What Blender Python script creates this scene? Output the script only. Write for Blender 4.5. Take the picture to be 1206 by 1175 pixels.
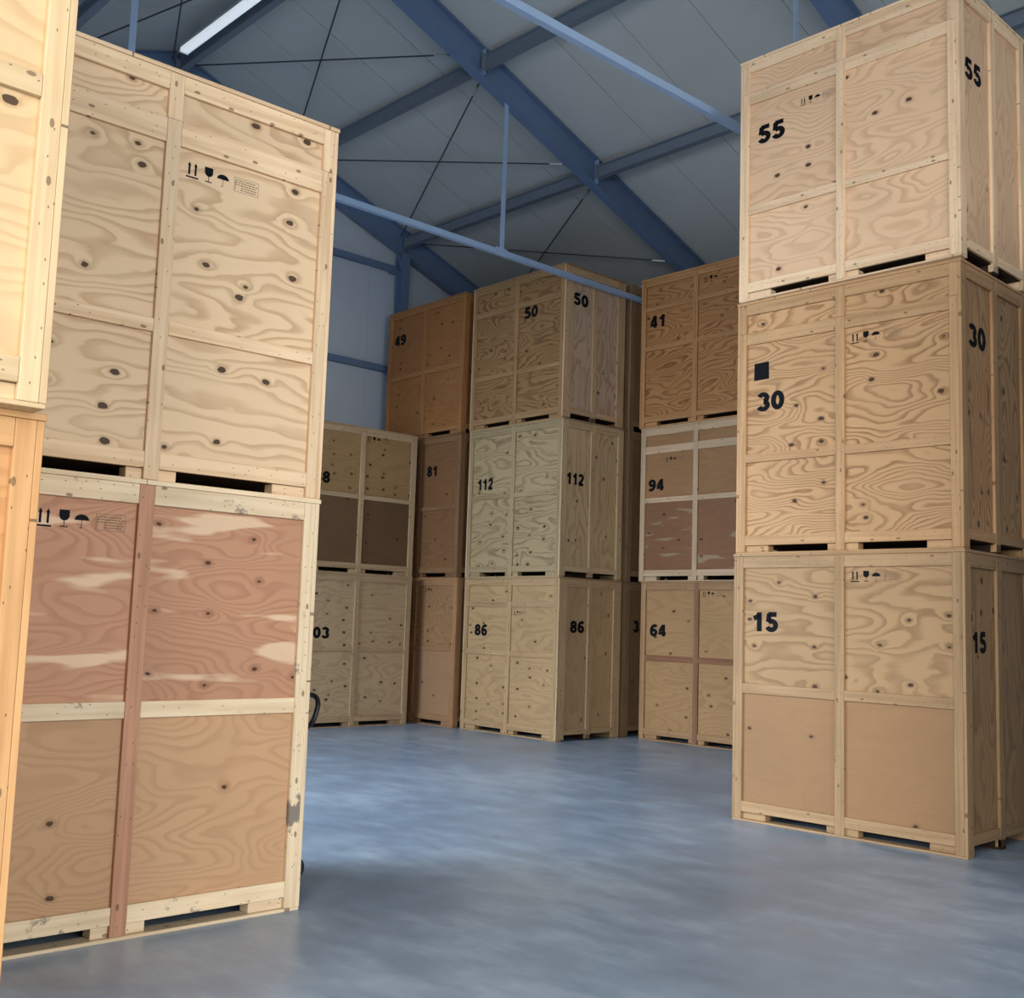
import bpy, bmesh, math, random
from mathutils import Matrix, Vector
from math import pi, sin, cos, radians
random.seed(7)
SC = bpy.context.scene
COL = SC.collection
for o in list(bpy.data.objects):
    bpy.data.objects.remove(o)

# ------------------------------------------------------------------ camera
# hall axes: X runs along the ridge, Y across the hall, Z up
F_PX, PITCH, ROLL, YAW, CAM_H = 1311.09, 0.1108, 0.0326, -0.82, 1.6623
cam_d = bpy.data.cameras.new('camera')
cam = bpy.data.objects.new('camera', cam_d); COL.objects.link(cam)
def to_hall(v):
    return Vector((v[0]*cos(YAW)+v[1]*sin(YAW), -v[0]*sin(YAW)+v[1]*cos(YAW), v[2]))
_f = to_hall((0, cos(PITCH), sin(PITCH)))
_u = to_hall((0, -sin(PITCH), cos(PITCH)))
_x = to_hall((1, 0, 0))
_r = _x*cos(ROLL)+_u*sin(ROLL)
_up = _u*cos(ROLL)-_x*sin(ROLL)
cam.matrix_world = Matrix((( _r.x,_up.x,-_f.x,0),(_r.y,_up.y,-_f.y,0),(_r.z,_up.z,-_f.z,CAM_H),(0,0,0,1)))
cam_d.sensor_fit = 'HORIZONTAL'; cam_d.sensor_width = 36
cam_d.lens = F_PX/1206*36
cam_d.clip_start = .05; cam_d.clip_end = 200
SC.camera = cam

# ------------------------------------------------------------------ world, light, exposure
w = bpy.data.worlds.new('world'); SC.world = w; w.use_nodes = True
bg = w.node_tree.nodes['Background']
bg.inputs[0].default_value = (.62, .80, 1, 1); bg.inputs[1].default_value = 1.0
SC.view_settings.view_transform = 'Standard'; SC.view_settings.look = 'None'
SC.view_settings.gamma = 1; SC.view_settings.use_curve_mapping = False
SC.view_settings.exposure = 0.0

def area(name, loc, size, energy, color, direction):
    d = bpy.data.lights.new(name, 'AREA'); d.shape = 'RECTANGLE'
    d.size, d.size_y = size; d.energy = energy; d.color = color
    o = bpy.data.objects.new(name, d); COL.objects.link(o); o.location = loc
    o.rotation_euler = Vector(direction).to_track_quat('-Z', 'Y').to_euler()
    return o
DOOR = (-3.6, 4.7, 0.0, 6.0)      # goods door behind the camera, x0 x1 z0 z1
SIDE = (-.9, 6.0, 0.0, 6.0)       # second goods door in the right gable wall, y0 y1 z0 z1
WIN = (-13.6, -8.6, 1.2, 5.2)     # big window strip further along the same wall
area('door_daylight', (3.6, -9.0, 4.8), (10, 8), 2750, (1.0, .985, .965), (-.38, 1, -.06))
area('side_door_daylight', (12.5, 2.0, 4.6), (11, 8), 2300, (1.0, .985, .965), (-1, .12, -.06))
wl = area('window_daylight', (-11.1, -1.5, 3.3), (4.8, 3.8), 560, (.72, .85, 1.0), (.14, 1, -.5)); wl.data.spread = radians(95)

# ------------------------------------------------------------------ material helpers
def srgb(c):
    return tuple(((v/255)/12.92 if v/255 <= .04045 else ((v/255+.055)/1.055)**2.4) for v in c)+(1,)
class NT:
    def __init__(s, name):
        s.m = bpy.data.materials.new(name); s.m.use_nodes = True
        s.t = s.m.node_tree; s.n = s.t.nodes; s.l = s.t.links
        s.b = s.n['Principled BSDF']
    def node(s, kind, **kw):
        n = s.n.new(kind)
        for k, v in kw.items():
            if k.startswith('i_'):
                key = k[2:]; key = int(key) if key.isdigit() else key.replace('_', ' ')
                s.set(n.inputs[key], v)
            else: setattr(n, k, v)
        return n
    def set(s, sock, v):
        if hasattr(v, 'links') or hasattr(v, 'is_output'): s.l.new(v, sock)
        else: sock.default_value = v
    def math(s, op, a, b=0.0, c=0.0, clamp=False):
        n = s.n.new('ShaderNodeMath'); n.operation = op; n.use_clamp = clamp
        s.set(n.inputs[0], a); s.set(n.inputs[1], b); s.set(n.inputs[2], c); return n.outputs[0]
    def vmath(s, op, a, b):
        n = s.n.new('ShaderNodeVectorMath'); n.operation = op
        s.set(n.inputs[0], a); s.set(n.inputs[1], b); return n.outputs[0]
    def mix(s, f, a, b):
        n = s.n.new('ShaderNodeMix'); n.data_type = 'RGBA'
        s.set(n.inputs[0], f); s.set(n.inputs[6], a); s.set(n.inputs[7], b); return n.outputs[2]
    def ramp(s, f, stops):
        n = s.n.new('ShaderNodeValToRGB'); s.set(n.inputs[0], f)
        e = n.color_ramp.elements
        while len(e) < len(stops): e.new(.5)
        for q, (p, c) in zip(e, stops):
            q.position = p; q.color = c if isinstance(c, tuple) else (c, c, c, 1)
        return n.outputs[0]
    def noise(s, vec, scale, detail=2.0, rough=.5):
        n = s.n.new('ShaderNodeTexNoise'); s.set(n.inputs['Vector'], vec)
        n.inputs['Scale'].default_value = scale; n.inputs['Detail'].default_value = detail
        n.inputs['Roughness'].default_value = rough; return n.outputs[0]
    def coords(s):
        tc = s.n.new('ShaderNodeTexCoord'); oi = s.n.new('ShaderNodeObjectInfo')
        r = s.math('MULTIPLY', oi.outputs['Random'], 91.7)
        cv = s.n.new('ShaderNodeCombineXYZ')
        s.l.new(r, cv.inputs[0]); s.l.new(s.math('MULTIPLY', oi.outputs['Random'], 53.3), cv.inputs[1]); s.l.new(r, cv.inputs[2])
        return s.vmath('ADD', tc.outputs['Object'], cv.outputs[0]), oi.outputs['Random']

def dark(c, k): return tuple(v*k for v in c)

def ply_mat(name, light, shade, knots=.4, ks=1.0, bands=6.0, contrast=1.0, patch=None, warp=1.0, fib=.10):
    """rotary cut softwood plywood: contour-line figure around knots; local X is the grain"""
    n = NT(name); v, rnd = n.coords()
    # two warps make the veneer figure wander; knots come from sparse cells
    wn = n.node('ShaderNodeTexNoise'); n.l.new(n.vmath('MULTIPLY', v, (1.6, 3.4, 0)), wn.inputs['Vector']); wn.inputs['Scale'].default_value = 1.0; wn.inputs['Detail'].default_value = 2.0
    wv = n.vmath('MULTIPLY', n.vmath('SUBTRACT', wn.outputs['Color'], (.5, .5, .5)), (.55, .17, 0))
    ws = n.node('ShaderNodeTexNoise'); n.l.new(n.vmath('MULTIPLY', v, (26, 40, 0)), ws.inputs['Vector']); ws.inputs['Scale'].default_value = 1.0
    kv = n.vmath('ADD', v, n.vmath('MULTIPLY', n.vmath('SUBTRACT', ws.outputs['Color'], (.5, .5, .5)), (.022, .012, 0)))
    vo = n.node('ShaderNodeTexVoronoi', voronoi_dimensions='2D', feature='F1')
    n.l.new(n.vmath('MULTIPLY', kv, (3.4, 5.2, 1)), vo.inputs['Vector'])
    vo.inputs['Scale'].default_value = 1.0; vo.inputs['Randomness'].default_value = .75
    d = vo.outputs['Distance']
    sep = n.node('ShaderNodeSeparateColor'); n.l.new(vo.outputs['Color'], sep.inputs[0])
    keep = n.math('LESS_THAN', sep.outputs[0], knots*.8)
    ring = n.math('EXPONENT', n.math('MULTIPLY', n.math('MULTIPLY', d, d), -20.0))
    v2 = n.vmath('ADD', v, wv)
    n1 = n.noise(n.vmath('MULTIPLY', v2, (.75, 3.0, 0)), 1.0, 1.0, .4)
    n2 = n.noise(n.vmath('MULTIPLY', v, (5, 16, 0)), 1.0, 1.0)
    f = n.math('ADD', n.math('MULTIPLY', n1, bands*1.9*warp), n.math('MULTIPLY', n2, .55))
    f = n.math('ADD', f, n.math('MULTIPLY', n.math('MULTIPLY', ring, keep), 1.15))
    sy = n.node('ShaderNodeSeparateXYZ'); n.l.new(v2, sy.inputs[0])
    f = n.math('ADD', f, n.math('MULTIPLY', sy.outputs[1], 5.0))
    fr = n.math('FRACT', f)
    band = n.ramp(fr, [(0, .05), (.42, .12), (.62, .7), (.84, 1.0), (.93, .2), (1, .05)])
    amt = n.math('MULTIPLY', band, n.math('MULTIPLY_ADD', n.noise(v, 2.6, 1.5), 1.0, .15*contrast))
    amt = n.math('MULTIPLY', amt, contrast*.95, clamp=True)
    L, S = srgb(light), srgb(shade)
    c = n.mix(amt, L, S)
    fb = n.noise(n.vmath('MULTIPLY', v, (3, 150, 0)), 1.0, 2.0)
    c = n.mix(n.math('MULTIPLY', n.math('SUBTRACT', fb, .35), fib*4, clamp=True), c, n.mix(.5, c, S))
    # each sheet a little different in tone, with soft blotches
    tone = n.math('MULTIPLY_ADD', n.noise(v, 1.3, 2.0), .30, .85)
    tone = n.math('MULTIPLY', tone, n.math('MULTIPLY_ADD', n.math('FRACT', n.math('MULTIPLY', rnd, 7.31)), .12, .95))
    if patch:
        pn = n.noise(n.vmath('MULTIPLY', v, (1.3, 7.0, 0)), 1.0, 2.2, .5)
        c = n.mix(n.ramp(pn, [(.595, 0.0), (.65, .8)]), c, srgb(patch))
    hs = n.node('ShaderNodeVectorMath', operation='SCALE'); n.l.new(c, hs.inputs[0]); n.l.new(tone, hs.inputs['Scale'])
    c = hs.outputs[0]
    if knots > 0:
        big = n.math('MULTIPLY_ADD', sep.outputs[1], .05*ks, .045*ks)
        kn = n.math('MULTIPLY', n.math('LESS_THAN', d, big), keep)
        halo = n.math('MULTIPLY', n.ramp(d, [(0.06, .8), (.17, 0.0)]), keep)
        c = n.mix(n.math('MULTIPLY', halo, .7), c, dark(S[:3], .72)+(1,))
        c = n.mix(n.math('MULTIPLY', kn, .92), c, (.045, .022, .011, 1))
    n.l.new(c, n.b.inputs['Base Color'])
    n.b.inputs['Roughness'].default_value = .62
    n.b.inputs['Specular IOR Level'].default_value = .25
    return n.m

def batten_mat(name, light, shade, dirt=0.0, stain=False):
    """planed softwood batten, grain along local X, nail heads and small knots"""
    n = NT(name); v, rnd = n.coords()
    g = n.noise(n.vmath('MULTIPLY', v, (1.1, 26, 26)), 1.0, 2.5, .55)
    L, S = srgb(light), srgb(shade)
    c = n.mix(n.ramp(g, [(.42, 0.0), (.66, .65)]), L, S)
    tone = n.math('MULTIPLY_ADD', n.math('FRACT', n.math('MULTIPLY', rnd, 11.3)), .16, .92)
    tone = n.math('MULTIPLY', tone, n.math('MULTIPLY_ADD', n.noise(v, 3.0, 2.0), .22, .89))
    hs = n.node('ShaderNodeVectorMath', operation='SCALE'); n.l.new(c, hs.inputs[0]); n.l.new(tone, hs.inputs['Scale'])
    c = hs.outputs[0]
    def dots(sc, thr, keepv, col, amt):
        nonlocal c
        vo = n.node('ShaderNodeTexVoronoi', voronoi_dimensions='2D'); n.l.new(n.vmath('MULTIPLY', v, sc), vo.inputs['Vector'])
        vo.inputs['Scale'].default_value = 1.0
        sp = n.node('ShaderNodeSeparateColor'); n.l.new(vo.outputs['Color'], sp.inputs[0])
        k = n.math('MULTIPLY', n.math('LESS_THAN', vo.outputs['Distance'], thr), n.math('LESS_THAN', sp.outputs[0], keepv))
        c = n.mix(n.math('MULTIPLY', k, amt), c, col)
    dots((4, 8, 1), .07, .45, (.12, .062, .03, 1), .7)
    dots((11, 22, 1), .06, .5, (.06, .04, .025, 1), .75)
    if dirt:
        dn = n.noise(v, 7.0, 4.0, .65)
        c = n.mix(n.math('MULTIPLY', n.ramp(dn, [(.63, 0.0), (.70, 1.0)]), dirt), c, (.10, .09, .08, 1))
    if stain:   # a scuffed grey smear on the lower part of the post
        tc = n.node('ShaderNodeTexCoord'); sx = n.node('ShaderNodeSeparateXYZ'); n.l.new(tc.outputs['Object'], sx.inputs[0])
        q = n.math('ABSOLUTE', n.math('ADD', sx.outputs[0], .63)); q = n.math('SUBTRACT', 1.0, n.math('MULTIPLY', q, 7.0), clamp=True)
        sn = n.noise(tc.outputs['Object'], 22.0, 4.0, .65)
        k = n.math('MULTIPLY', n.ramp(n.math('ADD', n.math('MULTIPLY', q, .45), sn), [(.68, 0.0), (.80, 1.0)]), .8)
        c = n.mix(k, c, (.09, .085, .08, 1))
    n.l.new(c, n.b.inputs['Base Color'])
    n.b.inputs['Roughness'].default_value = .6
    n.b.inputs['Specular IOR Level'].default_value = .25
    return n.m

def plain(name, col, rough=.5, metal=0.0, var=.08, scale=4.0, emit=None, spec=.5):
    n = NT(name); v, rnd = n.coords()
    c = srgb(col)
    if var:
        k = n.noise(v, scale, 4.0, .6)
        cc = n.mix(k, dark(c[:3], 1-var*2)+(1,), dark(c[:3], 1+var*2)+(1,))
        n.l.new(cc, n.b.inputs['Base Color'])
    else: n.b.inputs['Base Color'].default_value = c
    n.b.inputs['Roughness'].default_value = rough; n.b.inputs['Metallic'].default_value = metal
    n.b.inputs['Specular IOR Level'].default_value = spec
    if emit:
        n.b.inputs['Emission Color'].default_value = srgb(emit[0]); n.b.inputs['Emission Strength'].default_value = emit[1]
    return n.m

def floor_mat():
    n = NT('floor_coating')
    tc = n.node('ShaderNodeTexCoord'); v = tc.outputs['Object']
    a = n.noise(v, .55, 5.0, .62)
    wv = n.vmath('MULTIPLY', v, (1.0, 2.2, 1))
    b = n.noise(wv, 1.9, 6.0, .7)
    s = n.math('ADD', n.math('MULTIPLY', a, .6), n.math('MULTIPLY', b, .4))
    c = n.ramp(s, [(.36, srgb((122, 141, 160))), (.5, srgb((143, 162, 181))), (.62, srgb((172, 188, 202)))])
    sc = n.noise(n.vmath('MULTIPLY', v, (1, 1, 1)), 9.0, 6.0, .75)
    c = n.mix(n.ramp(sc, [(.60, 0.0), (.78, .35)]), c, srgb((165, 170, 178)))
    n.l.new(c, n.b.inputs['Base Color'])
    r = n.math('MULTIPLY_ADD', b, .40, .16)
    n.l.new(r, n.b.inputs['Roughness'])
    n.b.inputs['Specular IOR Level'].default_value = .5
    bp = n.node('ShaderNodeBump'); bp.inputs['Strength'].default_value = .05; bp.inputs['Distance'].default_value = .01
    n.l.new(sc, bp.inputs['Height']); n.l.new(bp.outputs[0], n.b.inputs['Normal'])
    return n.m

M = {}
M['floor'] = floor_mat()
M['wallp'] = plain('wall_cladding', (184, 194, 204), .5, 0, .03, 2.0)
M['roofp'] = plain('roof_cladding', (188, 191, 188), .55, 0, .04, 1.5)
M['joint'] = plain('dark_joint', (40, 44, 48), .8, 0, 0)
M['steel'] = plain('blue_paint_steel', (98, 120, 150), .42, 0, .08, 6.0)
M['steel_lit'] = plain('blue_paint_steel_lit', (150, 174, 204), .4, 0, .06, 8.0)  # same blue paint, made paler to carry the light from the door
M['purlin'] = plain('grey_blue_paint_steel', (112, 122, 134), .45, 0, .06, 6.0)
M['rod'] = plain('dark_steel_rod', (62, 67, 72), .5, .2, .05)
M['bright'] = plain('zinc', (190, 195, 198), .35, .6, .05)
M['ink'] = plain('black_stencil_paint', (14, 15, 19), .7, 0, .1, 40, spec=.12)
M['shade_ply'] = plain('plywood_painted_shade', (52, 38, 28), .7, 0, .1, 20, spec=.15)  # inner pallet wood, shade of the openings put into its dark colour
M['ink_faint'] = plain('faded_stamp_ink', (108, 88, 66), .7, 0, .15, 60)
M['black'] = plain('black_rubber', (20, 22, 24), .5, 0, .05)
M['black_paint'] = plain('black_paint_steel', (28, 34, 40), .4, 0, .05)
M['lamp_white'] = plain('lamp_housing', (225, 228, 228), .4, 0, 0)
M['lamp_tube'] = plain('lamp_diffuser', (250, 252, 255), .4, 0, 0, emit=((235, 245, 250), .55))

# ------------------------------------------------------------------ geometry helpers
def tagp(o, **kw):
    for k, v in kw.items(): o[k] = v
    return o
def link_mesh(name, me, mat, parent=None, mw=None):
    o = bpy.data.objects.new(name, me); COL.objects.link(o)
    if mat and not me.materials: me.materials.append(mat)
    if parent: o.parent = parent
    if mw is not None: o.matrix_local = mw
    return o
_bc = {}
def box_mesh(L, W, T, mat, bev=.0022):
    key = (round(L, 4), round(W, 4), round(T, 4), mat.name, bev)
    if key in _bc: return _bc[key]
    bm = bmesh.new(); bmesh.ops.create_cube(bm, size=1)
    for v in bm.verts: v.co = Vector((v.co.x*L, v.co.y*W, v.co.z*T))
    if bev: bmesh.ops.bevel(bm, geom=bm.edges[:], offset=min(bev, T*.3, W*.3), segments=1, affect='EDGES')
    me = bpy.data.meshes.new('board'); bm.to_mesh(me); bm.free(); me.materials.append(mat)
    _bc[key] = me; return me
def box(name, lo, hi, mat, parent=None, bev=.002):
    """axis aligned box lo..hi in parent space; mesh origin at its middle"""
    lo, hi = Vector(lo), Vector(hi); c = (lo+hi)/2; d = hi-lo
    me = box_mesh(d.x, d.y, d.z, mat, bev)
    return link_mesh(name, me, mat, parent, Matrix.Translation(c))
def mesh_from(name, verts, faces, mat, parent=None, mw=None, smooth=False):
    me = bpy.data.meshes.new(name); me.from_pydata([tuple(v) for v in verts], [], faces)
    if smooth:
        for p in me.polygons: p.use_smooth = True
    me.update()
    return link_mesh(name, me, mat, parent, mw)
def frame_of(p0, p1, up=(0, 0, 1)):
    p0, p1 = Vector(p0), Vector(p1); x = (p1-p0).normalized(); up = Vector(up)
    y = up.cross(x)
    if y.length < 1e-5: y = Vector((0, 1, 0))
    y.normalize(); z = x.cross(y)
    return Matrix(((x.x, y.x, z.x, p0.x), (x.y, y.y, z.y, p0.y), (x.z, y.z, z.z, p0.z), (0, 0, 0, 1))), (p1-p0).length
def sweep(name, prof, p0, p1, mat, parent=None, up=(0, 0, 1)):
    """extrude a closed (y,z) profile from p0 to p1"""
    mw, L = frame_of(p0, p1, up); n = len(prof)
    vs = [(0, a, b) for a, b in prof]+[(L, a, b) for a, b in prof]
    fs = [(i, (i+1) % n, n+(i+1) % n, n+i) for i in range(n)]+[tuple(range(n-1, -1, -1)), tuple(range(n, 2*n))]
    return mesh_from(name, vs, fs, mat, parent, mw)
def ibeam(w_, h, tf, tw):
    a, b, c, d = w_/2, h/2, tw/2, h/2-tf
    return [(-a, -b), (a, -b), (a, -d), (c, -d), (c, d), (a, d), (a, b), (-a, b), (-a, d), (-c, d), (-c, -d), (-a, -d)]
def rect(w_, h): return [(-w_/2, -h/2), (w_/2, -h/2), (w_/2, h/2), (-w_/2, h/2)]
def circ(r, n=10): return [(r*cos(2*pi*i/n), r*sin(2*pi*i/n)) for i in range(n)]
def angle(w_, h, t):
    return [(0, 0), (w_, 0), (w_, t), (t, t), (t, h), (0, h)]
def tube_path(name, pts, r, mat, parent=None, n=10, closed=False):
    pts = [Vector(p) for p in pts]; N = len(pts); vs = []; fs = []
    prev = None
    for i, p in enumerate(pts):
        a = pts[(i-1) % N] if (closed or i > 0) else p; b = pts[(i+1) % N] if (closed or i < N-1) else p
        t = (b-a).normalized()
        if prev is None:
            ref = Vector((0, 0, 1)) if abs(t.z) < .9 else Vector((1, 0, 0)); u = t.cross(ref).normalized()
        else:
            u = (prev-t*prev.dot(t)).normalized()
        prev = u; v = t.cross(u)
        rr = r[i] if isinstance(r, (list, tuple)) else r
        for k in range(n):
            q = 2*pi*k/n; vs.append(p+u*cos(q)*rr+v*sin(q)*rr)
    for i in range(N if closed else N-1):
        j = (i+1) % N
        for k in range(n):
            l = (k+1) % n; fs.append((i*n+k, i*n+l, j*n+l, j*n+k))
    if not closed:
        fs.append(tuple(range(n-1, -1, -1))); fs.append(tuple(range((N-1)*n, N*n)))
    return mesh_from(name, vs, fs, mat, parent, None, True)
def empty(name, loc, rz=0, **kw):
    o = bpy.data.objects.new(name, None); COL.objects.link(o); o.empty_display_size = .2
    o.location = loc; o.rotation_euler = (0, 0, rz)
    return tagp(o, **kw)

# ------------------------------------------------------------------ the hall
X0, X1, Y0, Y1 = -16.12, 5.2, -1.65, 14.78
RT, RZ, SL = 7.37, 10.42, .365            # ridge position, height, roof slope
def roof(y): return RZ-SL*abs(y-RT)
fl = box('floor', (X0-.2, Y0-9, -.2), (X1+9, Y1+.2, 0), M['floor'], bev=0); fl['kind'] = 'structure'

def wall_root(name):
    o = bpy.data.objects.new(name, None); COL.objects.link(o); o['kind'] = 'structure'; return o
def struct_box(name, lo, hi, mat):
    o = box(name, lo, hi, mat, None, 0); o['kind'] = 'structure'; return o
# gable wall (camera left): sheet panels with recessed joints, cut to the roof slope
def gable(name, x, inward):
    bk = mesh_from(name, *prism_yz([(Y0, 0), (Y1, 0), (Y1, roof(Y1)+.25), (RT, RZ+.25), (Y0, roof(Y0)+.25)],
                                   x-inward*.12, x-inward*.006), M['joint'])
    bk['kind'] = 'structure'
    y = Y0
    ys = []
    while y < Y1-.05: ys.append((y, min(y+1.0, Y1))); y += 1.0
    for a, b in ys:
        a2, b2 = a+.002, b-.002
        poly = [(a2, .0), (b2, .0), (b2, roof(b2)+.2)]
        if a2 < RT < b2: poly.append((RT, RZ+.2))
        poly.append((a2, roof(a2)+.2))
        mesh_from('wall_panel', *prism_yz(poly, x-inward*.006, x), M['wallp'], bk)
    return bk
def prism_yz(poly, xa, xb):
    n = len(poly)
    vs = [(xa, a, b) for a, b in poly]+[(xb, a, b) for a, b in poly]
    fs = [(i, (i+1) % n, n+(i+1) % n, n+i) for i in range(n)]+[tuple(range(n-1, -1, -1)), tuple(range(n, 2*n))]
    return vs, fs
gable('wall_left', X0, 1)
bm = bmesh.new()
def addb(bm, lo, hi):
    r = bmesh.ops.create_cube(bm, size=1)
    for v in r['verts']:
        v.co = Vector(((lo[0]+hi[0])/2+v.co.x*(hi[0]-lo[0]), (lo[1]+hi[1])/2+v.co.y*(hi[1]-lo[1]), (lo[2]+hi[2])/2+v.co.z*(hi[2]-lo[2])))
addb(bm, (X1, Y0-.12, 0), (X1+.12, SIDE[0], 6)); addb(bm, (X1, SIDE[1], 0), (X1+.12, Y1, 6))
vv, ff = prism_yz([(Y0-.1, 6), (Y1, 6), (Y1, roof(Y1)+.1), (RT, RZ+.1), (Y0-.1, roof(Y0-.1)+.1)], X1, X1+.12)
nv = [bm.verts.new(q) for q in vv]
for q in ff: bm.faces.new([nv[i] for i in q])
me = bpy.data.meshes.new('wall_right'); bm.to_mesh(me); bm.free()
link_mesh('wall_right', me, M['wallp'])['kind'] = 'structure'
wb = struct_box('wall_back', (X0, Y1+.006, 0), (X1, Y1+.12, roof(Y1)+.2), M['joint'])
x = X0
while x < X1-.05:
    b = min(x+1.0, X1)
    o = box('wall_panel', (x+.002, Y1, 0), (b-.002, Y1+.006, roof(Y1)+.15), M['wallp'], None, 0)
    o.parent = wb; o.matrix_parent_inverse = wb.matrix_basis.inverted(); x += 1.0
zt = roof(Y0)+.2
wf = bmesh.new()
def addb(bm, lo, hi):
    r = bmesh.ops.create_cube(bm, size=1)
    for v in r['verts']:
        v.co = Vector(((lo[0]+hi[0])/2+v.co.x*(hi[0]-lo[0]), (lo[1]+hi[1])/2+v.co.y*(hi[1]-lo[1]), (lo[2]+hi[2])/2+v.co.z*(hi[2]-lo[2])))
ya, yb = Y0-.12, Y0
for lo, hi in [((X0, ya, 0), (WIN[0], yb, zt)), ((WIN[0], ya, 0), (WIN[1], yb, WIN[2])), ((WIN[0], ya, WIN[3]), (WIN[1], yb, zt)),
               ((WIN[1], ya, 0), (DOOR[0], yb, zt)), ((DOOR[0], ya, DOOR[3]), (DOOR[1], yb, zt)), ((DOOR[1], ya, 0), (X1, yb, zt))]:
    addb(wf, lo, hi)
me = bpy.data.meshes.new('wall_front'); wf.to_mesh(me); wf.free()
link_mesh('wall_front', me, M['wallp'])['kind'] = 'structure'

# roof: two slopes of metre wide sheets with dark recessed joints, over a backing
ceil = empty('ceiling', (0, 0, 0)); ceil['kind'] = 'structure'
def slope_prism(ya, yb, za, zb, xa, xb, th):
    vs = [(xa, ya, za), (xb, ya, za), (xb, yb, zb), (xa, yb, zb), (xa, ya, za+th), (xb, ya, za+th), (xb, yb, zb+th), (xa, yb, zb+th)]
    fs = [(0, 3, 2, 1), (4, 5, 6, 7), (0, 1, 5, 4), (1, 2, 6, 5), (2, 3, 7, 6), (3, 0, 4, 7)]
    return vs, fs
for ya, yb in ((RT, Y1+.1), (Y0-.1, RT)):
    mesh_from('roof_backing', *slope_prism(ya, yb, roof(ya)+.03, roof(yb)+.03, X0-.1, X1+.1, .1), M['joint'], ceil)
    x = -16.12
    while x < X1:
        b = min(x+1.0, X1+.1)
        mesh_from('ceiling_panel', *slope_prism(ya, yb, roof(ya), roof(yb), x+.005, b-.005, .03), M['roofp'], ceil)
        x += 1.0

# ------------------------------------------------------------------ steel portal frames
RD = .42        # rafter depth
FR = [-15.93, -11.20, -6.48, -1.76]
def roof_c(y, off): return roof(y)-off
labels = {
 -11.20: 'blue steel roof frame crossing mid picture, its tie bar passing before crate 50',
 -6.48: 'blue steel roof frame nearest above crate 55 with its tie bar ending behind that crate',
 -1.76: 'blue steel roof frame right above the photographer, nearest the goods door'}
for fx in FR:
    gab = fx < -15
    if not gab:
        r = empty('roof_frame', (fx, RT, 0), label=labels[fx], category='roof frame', group='blue portal frames')
    else:
        r = empty('gable_frame', (fx, RT, 0), label='dark blue end frame on the left gable wall with a post behind crate 49', category='roof frame', group='blue portal frames')
    def L(x, y, z): return (x-fx, y-RT, z)
    for ye in (14.55, Y0+.2):
        off = RD/2*1.065+.012
        sweep('rafter', ibeam(.17, RD, .016, .012), L(fx, RT, RZ-off), L(fx, ye, roof(ye)-off), M['steel'], r)
        yc = ye-.05 if ye > RT else ye+.05
        sweep('column', ibeam(.2, .26, .014, .01), L(fx, yc, 0), L(fx, yc, roof(yc)-RD-.04), M['steel'], r, up=(0, 1, 0))
    # stiffener plates where the struts land
    for y in (9.6, 11.95, RT):
        for sx in (-1, 1):
            if gab and sx < 0: continue
            sweep('stiffener_plate', rect(.012, RD*.9), L(fx+sx*.01, y-.0, roof(y)-RD*.53), L(fx+sx*.085, y, roof(y)-RD*.53), M['steel_lit'] if not gab else M['steel'], r)
    if gab:
        for yc in (11.95, 7.37, 2.8):
            sweep('gable_post', ibeam(.17, .2, .012, .01), L(fx, yc, 0), L(fx, yc, roof(yc)-RD-.03), M['steel'], r, up=(1, 0, 0))
            sweep('post_bracket', rect(.012, .20), L(fx+.03, yc-.12, roof(yc)-RD-.24), L(fx+.03, yc+.12, roof(yc)-RD-.15), M['steel'], r)
    else:
        sweep('tie_bar', angle(.07, .075, .008), L(fx, Y0+.35, 6.765), L(fx, 14.45, 6.765), M['steel_lit'], r)
        for y in (4.65, 10.1):
            sweep('hanger', rect(.012, .075), L(fx, y, 6.80), L(fx, y, roof(y)-RD-.02), M['steel_lit'], r, up=(0, 1, 0))
            box('splice_plate', L(fx-.012, y-.11, 6.755), L(fx-.001, y+.11, 6.865), M['steel_lit'], r)

# struts between the frames
def strut(y, a, b, lab, ridge=False):
    z = roof(y)-.24 if not ridge else roof(y)-.27
    o = empty('roof_strut', ((a+b)/2, y, z), label=lab, category='roof beam', group='struts between the roof frames')
    h = (b-a)/2-.01
    sweep('beam', ibeam(.11, .19, .012, .010), (-h, 0, 0), (h, 0, 0), M['purlin'], o)
    for s in (-1, 1):
        sweep('end_plate', rect(.16, .22), (s*h, 0, 0), (s*(h-.012), 0, 0), M['purlin'], o)
names_y = [(7.37, 'ridge'), (9.6, 'upper'), (11.95, 'lower')]
bay = ['beside the gable wall', 'between crates 50 and 55', 'above crate 55']
for y, nm in names_y:
    for i in range(3):
        lab = {'ridge': 'grey-blue ridge beam under the roof peak ', 'upper': 'upper grey-blue steel beam below the ridge ', 'lower': 'lower grey-blue steel beam nearer the eaves '}[nm]+bay[i]
        strut(y, FR[i]+.085, FR[i+1]-.085, lab, y == RT)
for y in (5.14, 2.79):
    for i in range(3):
        strut(y, FR[i]+.085, FR[i+1]-.085, 'grey steel beam, far roof slope, %s below the ridge, %s' % ('first' if y > 4 else 'second', bay[i]))
# eaves beam
eo = empty('eaves_beam', (-5.5, 14.62, 7.45), label='dark blue eaves beam along the foot of the roof behind crates 41 and 50', category='roof beam')
sweep('beam', ibeam(.16, .26, .014, .01), (-10.4, 0, 0), (10.5, 0, 0), M['steel'], eo)

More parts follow.
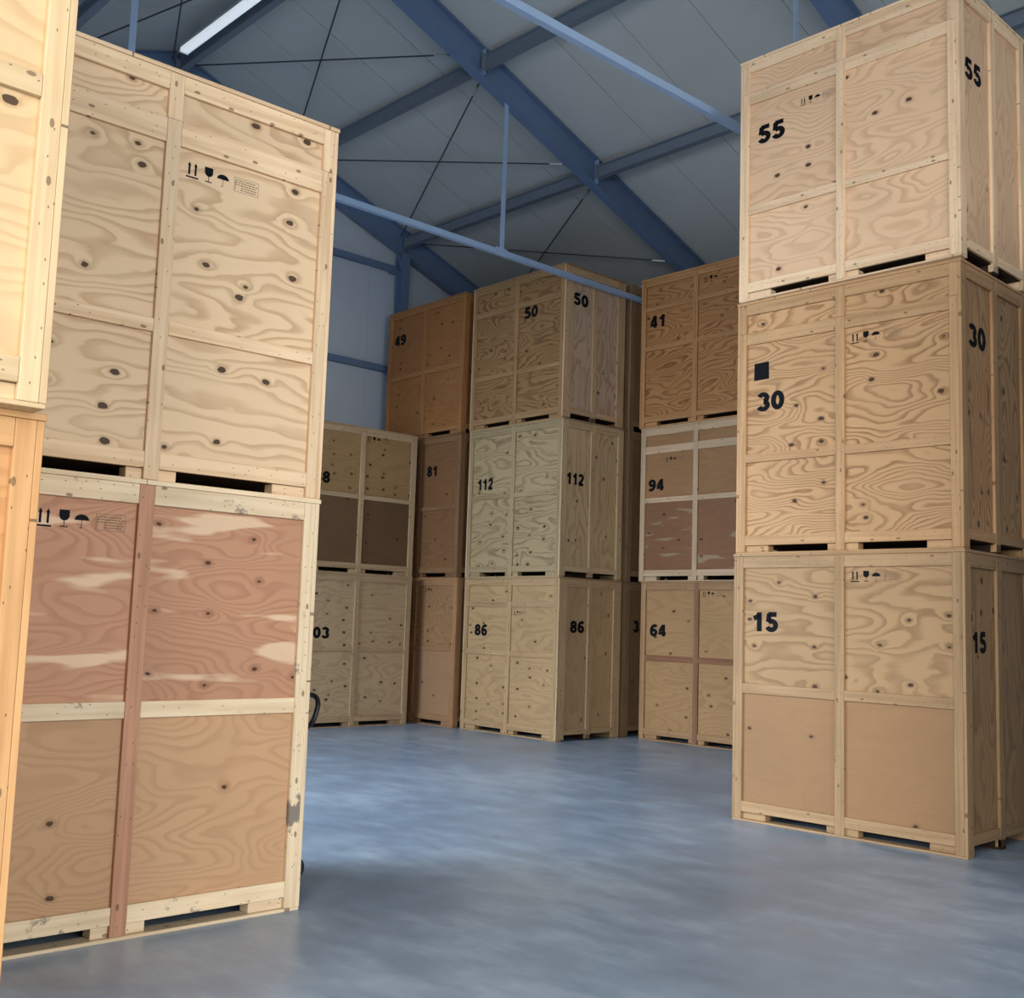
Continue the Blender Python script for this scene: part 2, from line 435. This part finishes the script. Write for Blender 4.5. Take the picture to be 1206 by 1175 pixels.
# wind bracing rods in the end bay (X between ridge, struts and eaves)
def rod(a, b, lab):
    a, b = Vector(a), Vector(b)
    if a.y > b.y if a.y > RT else a.y < b.y: a.z -= .05; b.z -= .05
    m = (a+b)/2
    o = empty('bracing_rod', m, label=lab, category='bracing rod', group='crossed bracing rods under the roof')
    sweep('rod', circ(.012, 8), a-m, b-m, M['rod'], o)
    d = (b-a).normalized(); p = b-d*.55
    sweep('turnbuckle', circ(.022, 8), p-m, p+d*.22-m, M['bright'], o)
    sweep('fork_end', circ(.020, 8), b-d*.12-m, b-m, M['bright'], o)
XA, XB = FR[0]+.1, FR[1]-.1
def rp(x, y): return (x, y, roof(y)-.16)
rod(rp(XA, 7.50), rp(XB, 9.45), 'thin dark bracing rod from the gable peak, nearly level above the left crate stack')
rod(rp(XA, 9.45), rp(XB, 7.50), 'thin dark rod falling steeply behind the top of the left crate stack')
rod(rp(XA, 9.75), rp(XB, 11.8), 'thin dark bracing rod, nearly level, running between the upper and lower roof beams')
rod(rp(XA, 11.8), rp(XB, 9.75), 'thin dark bracing rod slanting steeply down from the upper beam to the gable post')
rod(rp(XA, 12.1), rp(XB, 14.3), 'thin dark bracing rod from the gable post towards the eaves above crate 41')
rod(rp(XA, 14.3), rp(XB, 12.1), 'thin dark bracing rod slanting down behind crate 50')
rod(rp(XA, 7.24), rp(XB, 5.3), 'thin dark rod on the far roof slope starting at the gable peak')
rod(rp(XA, 5.3), rp(XB, 7.24), 'thin dark rod on the far roof slope ending at the ridge of the middle frame')

# girts on the gable wall
for z, nm in ((8.02, 'upper dark blue wall rail on the left gable wall, ending at the post'), (6.14, 'lower dark blue wall rail on the left gable wall, behind crate 49')):
    o = empty('wall_rail', (X0+.07, 6.8, z), label=nm, category='wall rail', group='rails on the gable wall')
    sweep('rail', rect(.10, .11), (0, -8.2, 0), (0, 5.05, 0), M['steel'], o)
    for y in (5.05-.05, .6, -4.0): box('rail_bracket', (-.05, y-.06, -.085), (.055, y+.06, -.055), M['steel'], o)

# fluorescent lamps in a row under the ridge
def lamp(xc, L_, lab):
    y = 7.0; z = 9.98
    o = empty('fluorescent_lamp', (xc, y, z), label=lab, category='lamp', group='fluorescent lamps under the ridge')
    h = L_/2
    sweep('housing', [(-.07, -.02), (.07, -.02), (.045, .05), (-.045, .05)], (-h, 0, 0), (h, 0, 0), M['lamp_white'], o)
    sweep('diffuser', [(-.06, -.075), (.06, -.075), (.068, -.022), (-.068, -.022)], (-h+.02, 0, 0), (h-.02, 0, 0), M['lamp_tube'], o)
    for s in (-.7, .7): sweep('suspension_wire', circ(.006, 6), (s*h, 0, .05), (s*h, 0, roof(y)-z-.01), M['bright'], o)
    for s in (-1, 1): sweep('end_cap', [(-.072, -.08), (.072, -.08), (.05, .055), (-.05, .055)], (s*h, 0, 0), (s*(h+.012), 0, 0), M['lamp_white'], o)
lamp(-13.45, 3.0, 'long white fluorescent lamp hung under the ridge above the left crate stack')
lamp(-8.7, 3.0, 'long white fluorescent lamp under the ridge in the middle bay')
lamp(-4.0, 3.0, 'long white fluorescent lamp under the ridge nearest the camera')

# ------------------------------------------------------------------ lettering (flat stencil paint)
def ribbon(pts, wd, closed=False):
    n = len(pts); vs = []; fs = []
    for i, p in enumerate(pts):
        a = pts[(i-1) % n] if (closed or i) else None; b = pts[(i+1) % n] if (closed or i < n-1) else None
        def nrm(q, r):
            d = Vector((r[0]-q[0], r[1]-q[1])); d.normalize(); return Vector((-d.y, d.x))
        if a is None: m = nrm(p, b); k = 1
        elif b is None: m = nrm(a, p); k = 1
        else:
            n1, n2 = nrm(a, p), nrm(p, b); m = (n1+n2)
            if m.length < 1e-4: m = n1
            m.normalize(); k = min(1/max(m.dot(n1), .5), 1.6)
        for s in (1, -1): vs.append((p[0]+m.x*s*wd/2*k, p[1]+m.y*s*wd/2*k))
    for i in range(n if closed else n-1):
        j = (i+1) % n; fs.append((2*i, 2*i+1, 2*j+1, 2*j))
    return vs, fs
def arc(cx, cy, rx, ry, a0, a1, n=14):
    return [(cx+rx*cos(radians(a0+(a1-a0)*i/n)), cy+ry*sin(radians(a0+(a1-a0)*i/n))) for i in range(n+1)]
SW = .255
def glyph(c):
    S = []
    if c == '0': S = [(arc(.32, .5, .21, .39, 0, 360, 24)[:-1], True)]
    elif c == '1': S = [([(.40, 0), (.40, 1)], False), ([(.40, .88), (.26, .74), (.10, .68)], False)]
    elif c == '2': S = [(arc(.32, .68, .21, .215, 165, -20, 12)+[(.40, .42), (.17, .20), (.12, .08)], False), ([(.05, .10), (.60, .10)], False)]
    elif c == '3': S = [(arc(.30, .705, .20, .19, 160, -80, 12), False), (arc(.31, .295, .22, .195, 85, -165, 13), False)]
    elif c == '4': S = [([(.44, 0), (.44, 1)], False), ([(.40, .93), (.11, .40)], False), ([(.01, .27), (.33, .27)], False), ([(.5, .27), (.63, .27)], False)]
    elif c == '5': S = [([(.15, .90), (.58, .90)], False), ([(.20, .94), (.15, .50)], False), (arc(.31, .325, .22, .225, 135, -160, 14), False)]
    elif c in '69':
        S = [(arc(.32, .31, .20, .21, 0, 360, 20)[:-1], True), (arc(.40, .42, .30, .48, 180, 75, 10)[0:] + [(.56, .80)], False)]
        if c == '9': S = [([(.64-x, 1-y) for x, y in p], cl) for p, cl in S]
    elif c == '8': S = [(arc(.32, .725, .185, .175, 0, 360, 20)[:-1], True), (arc(.32, .29, .21, .19, 0, 360, 20)[:-1], True)]
    vs = []; fs = []
    for p, cl in S:
        v, f = ribbon(p, SW, cl); o = len(vs); vs += v; fs += [tuple(i+o for i in q) for q in f]
    return vs, fs
def text_geo(txt, width, height):
    adv = .72; tot = adv*len(txt)-.06; vs = []; fs = []
    for i, ch in enumerate(txt):
        v, f = glyph(ch); o = len(vs)
        vs += [((a+i*adv)*width/tot, b*height) for a, b in v]; fs += [tuple(k+o for k in q) for q in f]
    return vs, fs
def stamp_geo(s):
    """two up arrows on a bar, a goblet, an umbrella"""
    P = []
    for x in (.018, .056):
        P.append([(x-.006, .018), (x+.006, .018), (x+.006, .072), (x-.006, .072)])
        P.append([(x-.011, .070), (x+.011, .070), (x, .092)])
    P.append([(0, 0), (.075, 0), (.075, .009), (0, .009)])
    P.append([(.132, .092), (.132, .058), (.140, .044), (.152, .038), (.164, .038), (.176, .044), (.184, .058), (.184, .092)])
    P.append([(.156, .010), (.160, .010), (.160, .040), (.156, .040)])
    P.append([(.138, .004), (.178, .004), (.178, .010), (.138, .010)])
    P.append([(.262+.050*cos(radians(a)), .046+.030*sin(radians(a))) for a in range(0, 181, 20)])
    P.append([(.260, .004), (.264, .004), (.264, .048), (.260, .048)])
    P.append([(.248, .004), (.260, .004), (.260, .008), (.248, .008)])
    P = [[(x-.021 if .12 < x < .2 else ((x-.262)*.76+.226 if x >= .2 else x), y) for x, y in q] for q in P]
    return P, s
def frame_geo():
    P = []
    x0, x1, y0, y1, t = .298, .455, .002, .088, .0022
    P += [[(x0, y0), (x1, y0), (x1, y0+t), (x0, y0+t)], [(x0, y1-t), (x1, y1-t), (x1, y1), (x0, y1)],
          [(x0, y0), (x0+t, y0), (x0+t, y1), (x0, y1)], [(x1-t, y0), (x1, y0), (x1, y1), (x1-t, y1)]]
    rnd = random.Random(3)
    for k, yy in enumerate((.070, .056, .042, .028, .014)):
        x = x0+.008
        while x < x1-.02:
            l = rnd.uniform(.006, .018)
            if not (k in (3, 4) and x < x0+.03): P.append([(x, yy), (x+l, yy), (x+l, yy+.0055), (x, yy+.0055)])
            x += l+rnd.uniform(.003, .006)
    P.append([(x0+.006, .01), (x0+.009, .01), (x0+.009, .065), (x0+.006, .065)])
    return P
def polys_to(P, s=1.0):
    vs = []; fs = []
    for q in P:
        o = len(vs); vs += [(a*s, b*s) for a, b in q]; fs.append(tuple(range(o, o+len(q))))
    return vs, fs

# ------------------------------------------------------------------ the crates
W, D, H = 2.113, 1.339, 2.35
BT = .027      # batten thickness
class Face:
    def __init__(s, O, eu, n): s.O = Vector(O); s.eu = Vector(eu); s.n = Vector(n)
FRONT = Face((-W/2, -D/2, 0), (1, 0, 0), (0, -1, 0))
BACK = Face((W/2, D/2, 0), (-1, 0, 0), (0, 1, 0))
RIGHT = Face((W/2, -D/2, 0), (0, 1, 0), (1, 0, 0))
LEFT = Face((-W/2, D/2, 0), (0, -1, 0), (-1, 0, 0))
Zv = Vector((0, 0, 1))
def board(name, F, u0, u1, z0, z1, d, T, mat, parent, grain):
    c = F.O+F.eu*(u0+u1)/2+Zv*(z0+z1)/2-F.n*(d+T/2)
    if grain == 'h': X, Y, L, B = F.eu, Zv, u1-u0, z1-z0
    else: X, Y, L, B = Zv, -F.eu, z1-z0, u1-u0
    N = F.n
    mw = Matrix(((X.x, Y.x, N.x, c.x), (X.y, Y.y, N.y, c.y), (X.z, Y.z, N.z, c.z), (0, 0, 0, 1)))
    return link_mesh(name, box_mesh(L, B, T, mat), mat, parent, mw)
def decal(name, F, u, z, d, geo, mat, parent):
    vs, fs = geo; c = F.O+F.eu*u+Zv*z-F.n*d; X, Y, N = F.eu, Zv, F.n
    mw = Matrix(((X.x, Y.x, N.x, c.x), (X.y, Y.y, N.y, c.y), (X.z, Y.z, N.z, c.z), (0, 0, 0, 1)))
    return mesh_from(name, [(a, b, 0) for a, b in vs], fs, mat, parent, mw)

def crate(pos, rz, C, label, group, number=None, side_number=None, stamp=None, square=None):
    """pos = base of the front right corner; rz = extra turn"""
    e = Vector((cos(rz), sin(rz), 0)); g = Vector((-sin(rz), cos(rz), 0))
    ctr = Vector(pos)-e*W/2+g*D/2
    r = empty('storage_crate', ctr, rz, label=label, category='crate', group=group)
    bm_, pm = C['bat'], C['ply']
    pm_lo = C.get('ply_low', pm); pm_top = C.get('ply_top', pm); cm = C.get('cpost', bm_); mm = C.get('mid', bm_); tm = C.get('top', bm_)
    sp = C.get('side_ply', pm); jit = random.Random(label)
    r2, mid, bot = C.get('r2'), C.get('mz', (1.11, 1.195)), (.08, .17)
    top = (2.222, 2.325)
    P = .094
    for F, S in ((FRONT, W), (BACK, W)):
        c0, c1 = 1.003, 1.088
        spl = r2[1] if r2 else None
        for a, b, mt in ((BT, P, bm_), (c0, c1, cm), (S-P-.006, S-BT, C.get('rpost', bm_))):
            if spl:
                board('post', F, a, b, .019, spl-.001, 0, BT, mt, r, 'v'); board('post', F, a, b, spl+.001, 2.325, .001, BT, mt, r, 'v')
            else: board('post', F, a, b, .019, 2.325, 0, BT, mt, r, 'v')
        rows = [(bot, bm_), (mid, mm), (top, tm)]+([(r2, bm_)] if r2 else [])
        rows.sort(key=lambda q: q[0][0])
        bays = ((P, c0), (c1, S-P-.006))
        for (z0, z1), mt in rows:
            for a, b in bays:
                board('rail', F, a+.001, b-.001, z0, z1, .0015, BT-.0015, mt, r, 'h')
        for k in range(len(rows)-1):
            z0, z1 = rows[k][0][1], rows[k+1][0][0]
            mt = pm_lo if k == 0 else (pm_top if (r2 and k == 2) else pm)
            for a, b in bays:
                board('panel', F, a-.028, b+.028, z0-.02, z1+.02, BT, .012, mt, r, 'h')
        for a, b in ((.028, .325), (.915, 1.003+.04), (1.05, 1.20), (1.80, S-.028)):
            board('block', F, a, b, .019, .079, BT+.001, .09, bm_, r, 'h')
    for F in (RIGHT, LEFT):
        S = D; q = C.get('side_post', .11)
        for a, b in ((0, q), (.618, .712), (S-q, S)):
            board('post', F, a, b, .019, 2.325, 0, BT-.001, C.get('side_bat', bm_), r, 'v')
        for (z0, z1) in ((bot[0]+.008, bot[1]), (2.215, 2.325)):
            for a, b in ((q, .618), (.712, S-q)):
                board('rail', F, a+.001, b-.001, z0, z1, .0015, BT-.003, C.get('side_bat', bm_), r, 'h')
        for a, b in ((q, .618), (.712, S-q)):
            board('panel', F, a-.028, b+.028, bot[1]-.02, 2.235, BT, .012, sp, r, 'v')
        for a in (0.618,):
            board('block', F, a, a+.094, .019, .079, 0, .048, bm_, r, 'h')
    for ya, yb, sm in ((-D/2, -D/2+.115, bm_), (-.05, .05, M['shade_ply']), (D/2-.115, D/2, bm_)):
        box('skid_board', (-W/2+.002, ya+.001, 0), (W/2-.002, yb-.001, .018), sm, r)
    box('deck', (-W/2+.04, -D/2+.04, .080), (W/2-.04, D/2-.04, .098), M['shade_ply'], r)
    box('added_stringer', (-W/2+.05, -.045, .019), (W/2-.05, .045, .079), M['shade_ply'], r)  # bearer added to keep light out of the pallet openings
    box('lid', (-W/2-.006, -D/2-.006, 2.326), (W/2+.006, D/2+.006, 2.35), tm, r)
    if number:
        t, u, z, wd, ht = number
        decal('number', FRONT, u, z, BT-.0012, text_geo(t, wd, ht), M['ink'], r)
    if side_number:
        t, u, z, wd, ht = side_number
        decal('number', RIGHT, u, z, BT-.0012, text_geo(t, wd, ht), M['ink'], r)
    if stamp:
        u, z, s = stamp
        decal('handling_symbols', FRONT, u, z, BT-.0012, polys_to(stamp_geo(1)[0], s), M['ink'], r)['kind'] = 'stuff'
        decal('approval_stamp', FRONT, u, z, BT-.0012, polys_to(frame_geo(), s), M['ink_faint'], r)['kind'] = 'stuff'
    if square:
        u, z, wd, ht = square
        decal('black_square', FRONT, u, z, BT-.0012, ([(0, 0), (wd, .004), (wd-.002, ht), (.004, ht-.004)], [(0, 1, 2, 3)]), M['ink'], r)
    return r

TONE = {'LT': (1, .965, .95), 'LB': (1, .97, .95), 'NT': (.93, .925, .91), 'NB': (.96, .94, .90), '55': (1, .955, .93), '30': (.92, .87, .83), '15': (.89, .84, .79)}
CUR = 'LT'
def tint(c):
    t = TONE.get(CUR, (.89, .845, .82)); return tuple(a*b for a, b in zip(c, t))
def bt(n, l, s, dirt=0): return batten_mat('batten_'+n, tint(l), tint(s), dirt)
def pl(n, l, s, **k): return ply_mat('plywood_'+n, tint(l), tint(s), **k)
C = {}
CUR = 'LT'
C['LT'] = dict(bat=bt('pale', (226, 204, 168), (196, 166, 126)), ply=pl('pale_figured', (218, 196, 160), (172, 142, 106), knots=.5, bands=6, contrast=1.0), r2=(1.915, 2.055), mz=(.83, .905))
CUR = 'LB'
C['LB'] = dict(bat=bt('cream', (222, 206, 174), (196, 174, 138), .8), cpost=bt('reddish', (190, 146, 116), (160, 116, 90)),
               ply=pl('reddish', (184, 142, 112), (154, 108, 82), knots=.35, ks=.6, bands=14, contrast=.8, patch=(220, 190, 156)),
               ply_low=pl('tan_smooth', (186, 152, 116), (156, 120, 88), knots=.25, ks=.7, bands=14, contrast=.7))
C['LB']['rpost'] = batten_mat('batten_cream_stained', tint((222, 206, 174)), tint((196, 174, 138)), .8, True)
CUR = 'NT'
C['NT'] = dict(bat=bt('yellow', (218, 190, 148), (194, 160, 116)), ply=pl('yellow', (214, 184, 140), (188, 148, 104), knots=.3, contrast=.7))
CUR = 'NB'
C['NB'] = dict(bat=bt('amber', (208, 162, 112), (182, 132, 84)), ply=pl('amber', (204, 156, 104), (172, 120, 76), knots=.3, contrast=.7))
CUR = '55'
C['55'] = dict(bat=bt('peach', (228, 206, 172), (202, 172, 134)), ply=pl('peach_figured', (216, 188, 154), (180, 148, 114), knots=.2, bands=9, contrast=.85), r2=(1.905, 2.015), mz=(.825, .905))
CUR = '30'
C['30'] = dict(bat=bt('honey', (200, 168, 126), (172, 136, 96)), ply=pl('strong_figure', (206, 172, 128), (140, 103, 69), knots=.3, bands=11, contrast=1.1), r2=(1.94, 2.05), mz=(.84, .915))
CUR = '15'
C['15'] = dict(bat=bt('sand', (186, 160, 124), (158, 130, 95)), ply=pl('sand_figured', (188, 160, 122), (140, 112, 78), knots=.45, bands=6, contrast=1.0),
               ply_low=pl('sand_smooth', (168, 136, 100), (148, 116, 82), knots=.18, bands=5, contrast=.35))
CUR = '50'
C['50'] = dict(side_bat=bt('side_50_lit', (222, 196, 158), (190, 160, 122)), bat=bt('oak', (180, 148, 104), (150, 116, 78)), ply=pl('oak_figured', (174, 138, 92), (112, 82, 50), knots=.3, bands=10, contrast=1.2), side_ply=pl('grey_side_lit', (226, 208, 182), (178, 152, 124), knots=.25, bands=6), side_post=.165, r2=(1.832, 1.92), mz=(.79, .86))  # side face paler than the front: daylight put into its colour
CUR = '112'
C['112'] = dict(side_bat=bt('side_112_lit', (224, 204, 164), (190, 166, 128)), bat=bt('straw', (184, 168, 130), (156, 136, 100)), ply=pl('straw_figured', (192, 174, 134), (128, 106, 74), knots=.5, bands=6, contrast=1.0), side_ply=pl('straw_side_lit', (226, 206, 164), (184, 156, 114), knots=.25, bands=6), side_post=.12, mz=(1.22, 1.29))  # side battens and ply lightened in colour for light falling on them
CUR = '86'
C['86'] = dict(side_bat=bt('side_86_lit', (214, 190, 150), (182, 156, 116)), bat=bt('khaki', (196, 168, 126), (160, 132, 94)), ply=pl('khaki_figured', (194, 166, 122), (152, 122, 84), knots=.5, bands=5, contrast=.7), side_ply=pl('khaki_side_lit', (210, 186, 142), (176, 148, 106), knots=.2, bands=5, contrast=.6), side_post=.165, r2=(1.90, 1.985), mz=(1.165, 1.245))  # lighter side wood stands in for daylight on that face
CUR = '49'
C['49'] = dict(bat=bt('tobacco', (186, 136, 84), (154, 108, 62)), ply=pl('tobacco', (176, 124, 72), (138, 92, 52), knots=.5, bands=6, contrast=.6))
CUR = '81'
C['81'] = dict(bat=bt('brown', (150, 116, 82), (122, 92, 62)), ply=pl('brown', (148, 110, 74), (118, 84, 54), knots=.2, bands=8, contrast=.7), mz=(1.11, 1.185))
CUR = 'U'
C['U'] = dict(bat=bt('umber', (176, 138, 98), (144, 108, 74)), ply=pl('umber', (172, 136, 96), (136, 102, 68), knots=.15, bands=11, contrast=.9), ply_low=pl('umber_smooth', (172, 138, 104), (150, 116, 84), knots=.1, bands=6, contrast=.4), mz=(1.18, 1.25))
CUR = '8'
C['8'] = dict(bat=bt('cream_dull', (204, 184, 148), (172, 150, 114)), ply=pl('olive_tan', (182, 154, 108), (150, 122, 82), knots=.55, bands=4, contrast=.6), ply_low=pl('dark_brown', (118, 94, 68), (94, 74, 54), knots=.35, bands=8, contrast=.5), mz=(1.19, 1.26))
CUR = '03'
C['03'] = dict(bat=bt('grey_tan', (190, 168, 134), (160, 138, 106)), ply=pl('pale_green_tan', (200, 180, 144), (160, 138, 104), knots=.55, bands=6, contrast=.8), mz=(1.15, 1.185))
CUR = '41'
C['41'] = dict(bat=bt('caramel', (196, 150, 100), (160, 118, 74)), ply=pl('caramel_figured', (190, 142, 90), (126, 84, 46), knots=.25, bands=10, contrast=1.2), r2=(1.83, 1.90), mz=(1.195, 1.275))
CUR = '94'
C['94'] = dict(bat=bt('whitish', (206, 184, 152), (176, 152, 120)), ply=pl('brown_tan', (166, 128, 88), (136, 100, 66), knots=.2, bands=5, contrast=.5),
               ply_low=pl('red_brown', (146, 106, 74), (116, 84, 60), knots=.15, bands=3, contrast=.5, patch=(150, 130, 100)), r2=(1.94, 2.06), mz=(1.19, 1.265))
CUR = '64'
C['64'] = dict(bat=bt('tan', (180, 146, 106), (150, 116, 80)), cpost=bt('brownish', (154, 118, 88), (128, 96, 68)), mid=bt('rosy', (158, 114, 84), (130, 90, 64)), ply=pl('tan_figured', (184, 150, 104), (146, 114, 76), knots=.4, bands=5, contrast=.6), mz=(1.17, 1.255))
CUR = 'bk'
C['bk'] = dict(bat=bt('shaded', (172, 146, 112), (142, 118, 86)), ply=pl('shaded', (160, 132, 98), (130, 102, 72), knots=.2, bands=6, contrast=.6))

H2, H3 = 2.35, 4.70
GR, GL, GC = 'crates of the right-hand stack', 'crates of the left-hand stacks', 'crates of the back row'
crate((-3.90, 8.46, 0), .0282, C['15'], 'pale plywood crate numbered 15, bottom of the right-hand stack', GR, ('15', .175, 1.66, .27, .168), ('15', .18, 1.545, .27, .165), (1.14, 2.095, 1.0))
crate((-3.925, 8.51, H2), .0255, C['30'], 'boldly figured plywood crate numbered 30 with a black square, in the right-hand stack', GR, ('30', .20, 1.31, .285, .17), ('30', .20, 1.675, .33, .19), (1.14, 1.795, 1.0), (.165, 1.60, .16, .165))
crate((-3.89, 8.45, H3), .0157, C['55'], 'light peach plywood crate numbered 55, top of the right-hand stack', GR, ('55', .18, 1.50, .29, .17), ('55', .165, 1.575, .32, .18), (.63, 1.73, .77))
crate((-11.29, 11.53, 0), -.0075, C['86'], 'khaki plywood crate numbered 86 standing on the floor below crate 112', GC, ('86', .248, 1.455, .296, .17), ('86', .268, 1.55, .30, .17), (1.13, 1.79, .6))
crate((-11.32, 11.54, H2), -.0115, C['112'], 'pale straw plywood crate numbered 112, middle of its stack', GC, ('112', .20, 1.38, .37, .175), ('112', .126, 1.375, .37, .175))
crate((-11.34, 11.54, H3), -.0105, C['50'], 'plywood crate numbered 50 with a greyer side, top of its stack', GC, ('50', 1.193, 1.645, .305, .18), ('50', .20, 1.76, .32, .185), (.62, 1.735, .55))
crate((-8.94, 13.06, 0), -.001, C['64'], 'tan plywood crate numbered 64 with darker centre post, on the floor below crate 94', GC, ('64', .168, 1.535, .31, .175), None, (1.14, 2.13, .8))
crate((-8.955, 13.02, H2), .002, C['94'], 'red-brown plywood crate numbered 94 with whitish battens', GC, ('94', .142, 1.375, .30, .175), None, (.46, 1.80, .78))
crate((-8.97, 12.99, H3), .0058, C['41'], 'caramel plywood crate numbered 41, top of the stack right of crate 50', GC, ('41', .162, 1.56, .306, .19), None, (1.177, 2.09, .95))
crate((-13.51, 11.48, 0), .007, C['U'], 'unnumbered umber crate on the floor below crate 81', GC, None, None, (1.28, 2.12, .7))
crate((-13.57, 11.50, H2), -.009, C['81'], 'dull brown plywood crate numbered 81 between crate 49 and the floor crate', GC, ('81', 1.226, 1.685, .28, .17))
crate((-13.63, 11.53, H3), -.018, C['49'], 'orange-brown plywood crate numbered 49, top left of the back row', GC, ('49', .148, 1.75, .33, .18), None, (1.27, 2.11, .55))
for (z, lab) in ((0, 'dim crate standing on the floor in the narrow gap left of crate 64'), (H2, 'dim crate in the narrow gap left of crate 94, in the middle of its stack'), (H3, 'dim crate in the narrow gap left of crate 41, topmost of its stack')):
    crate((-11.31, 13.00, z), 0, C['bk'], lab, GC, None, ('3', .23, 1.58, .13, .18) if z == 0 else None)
# crates facing the aisle from the left (their long face looks to +X): turn by 90 degrees
def crate_l(pos, rz, *a, **k): return crate(pos, rz+pi/2, *a, **k)
crate_l((-5.58, 3.65, 0), -.0068, C['LB'], 'reddish plywood crate with cream battens and brown centre post, bottom of left stack', GL, None, None, (.492, 2.064, 1.0))
crate_l((-5.68, 3.715, H2), -.0213, C['LT'], 'pale knotty plywood crate on top of the reddish crate at the left', GL, None, None, (1.14, 1.76, 1.0))
crate_l((-4.03, 1.46, 0), 0, C['NB'], 'amber wooden crate at the far left edge, lower one of the nearest stack', GL)
crate_l((-3.92, 1.42, H2), 0, C['NT'], 'bright yellowish wooden crate at the top left edge, upper one of the nearest stack', GL)
crate_l((-14.29, 11.18, 0), .0115, C['03'], 'pale greenish plywood crate numbered 103 on the floor beyond the left stack', GC, ('103', .125, 1.34, .45, .17))
crate_l((-14.49, 11.33, H2), -.011, C['8'], 'crate with light upper and dark brown lower panels, number ending in 8', GC, ('38', .165, 1.385, .29, .175), None, (1.12, 2.13, 1.0))
# stack back to back with the right-hand one
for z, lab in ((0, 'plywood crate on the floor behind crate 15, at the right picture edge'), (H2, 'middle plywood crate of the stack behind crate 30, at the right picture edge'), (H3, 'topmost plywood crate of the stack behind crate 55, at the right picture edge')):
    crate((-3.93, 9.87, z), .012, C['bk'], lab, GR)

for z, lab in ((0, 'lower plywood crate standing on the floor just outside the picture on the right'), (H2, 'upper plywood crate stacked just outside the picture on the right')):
    crate((-.92, 7.75, z), .0, C['bk'], lab, GR)  # added out of view to shade the sides of the right-hand stack

# ------------------------------------------------------------------ pallet truck behind the left stack
j = empty('pallet_truck', (-6.27, 3.925, 0), label='black pallet truck with loop handle standing behind the left crate stack', category='pallet truck')
for s in (-1, 1):
    box('fork', (s*.27-.075 if s < 0 else .27-.075, -1.25, .035), (s*.27+.075 if s < 0 else .27+.075, -.05, .073), M['black_paint'], j, .008)
    sweep('steering_wheel', circ(.075, 20), (s*.03, .07, .0755), (s*.085, .07, .0755), M['black'], j)
bm = bmesh.new()
addb(bm, (-.24, -.13, .04), (.24, -.085, .20)); addb(bm, (-.1, -.09, .12), (.1, -.02, .2)); addb(bm, (-.12, -.03, .16), (.12, .10, .24)); addb(bm, (-.06, .03, .24), (.06, .13, .40))
bmesh.ops.bevel(bm, geom=bm.edges[:], offset=.008, segments=1, affect='EDGES')
me = bpy.data.meshes.new('body'); bm.to_mesh(me); bm.free(); link_mesh('body', me, M['black_paint'], j)
sweep('hydraulic_ram', circ(.03, 14), (0, .06, .38), (0, .06, .52), M['bright'], j)
tube_path('tiller', [(0, .10, .30), (0, .11, .6), (0, .125, .94)], .02, M['black_paint'], j)
lp = []
for i in range(28):
    a = 2*pi*i/28; rx, rz_ = .145, .105
    x_ = rx*(abs(cos(a))**.7)*(1 if cos(a) >= 0 else -1); z_ = rz_*(abs(sin(a))**.7)*(1 if sin(a) >= 0 else -1)
    lp.append((x_, .135+z_*.3, 1.05+z_))
tube_path('handle_loop', lp, .0165, M['black'], j, 10, True)
sweep('release_lever', rect(.012, .03), (0, .14, .96), (.0, .165, 1.06), M['black_paint'], j)
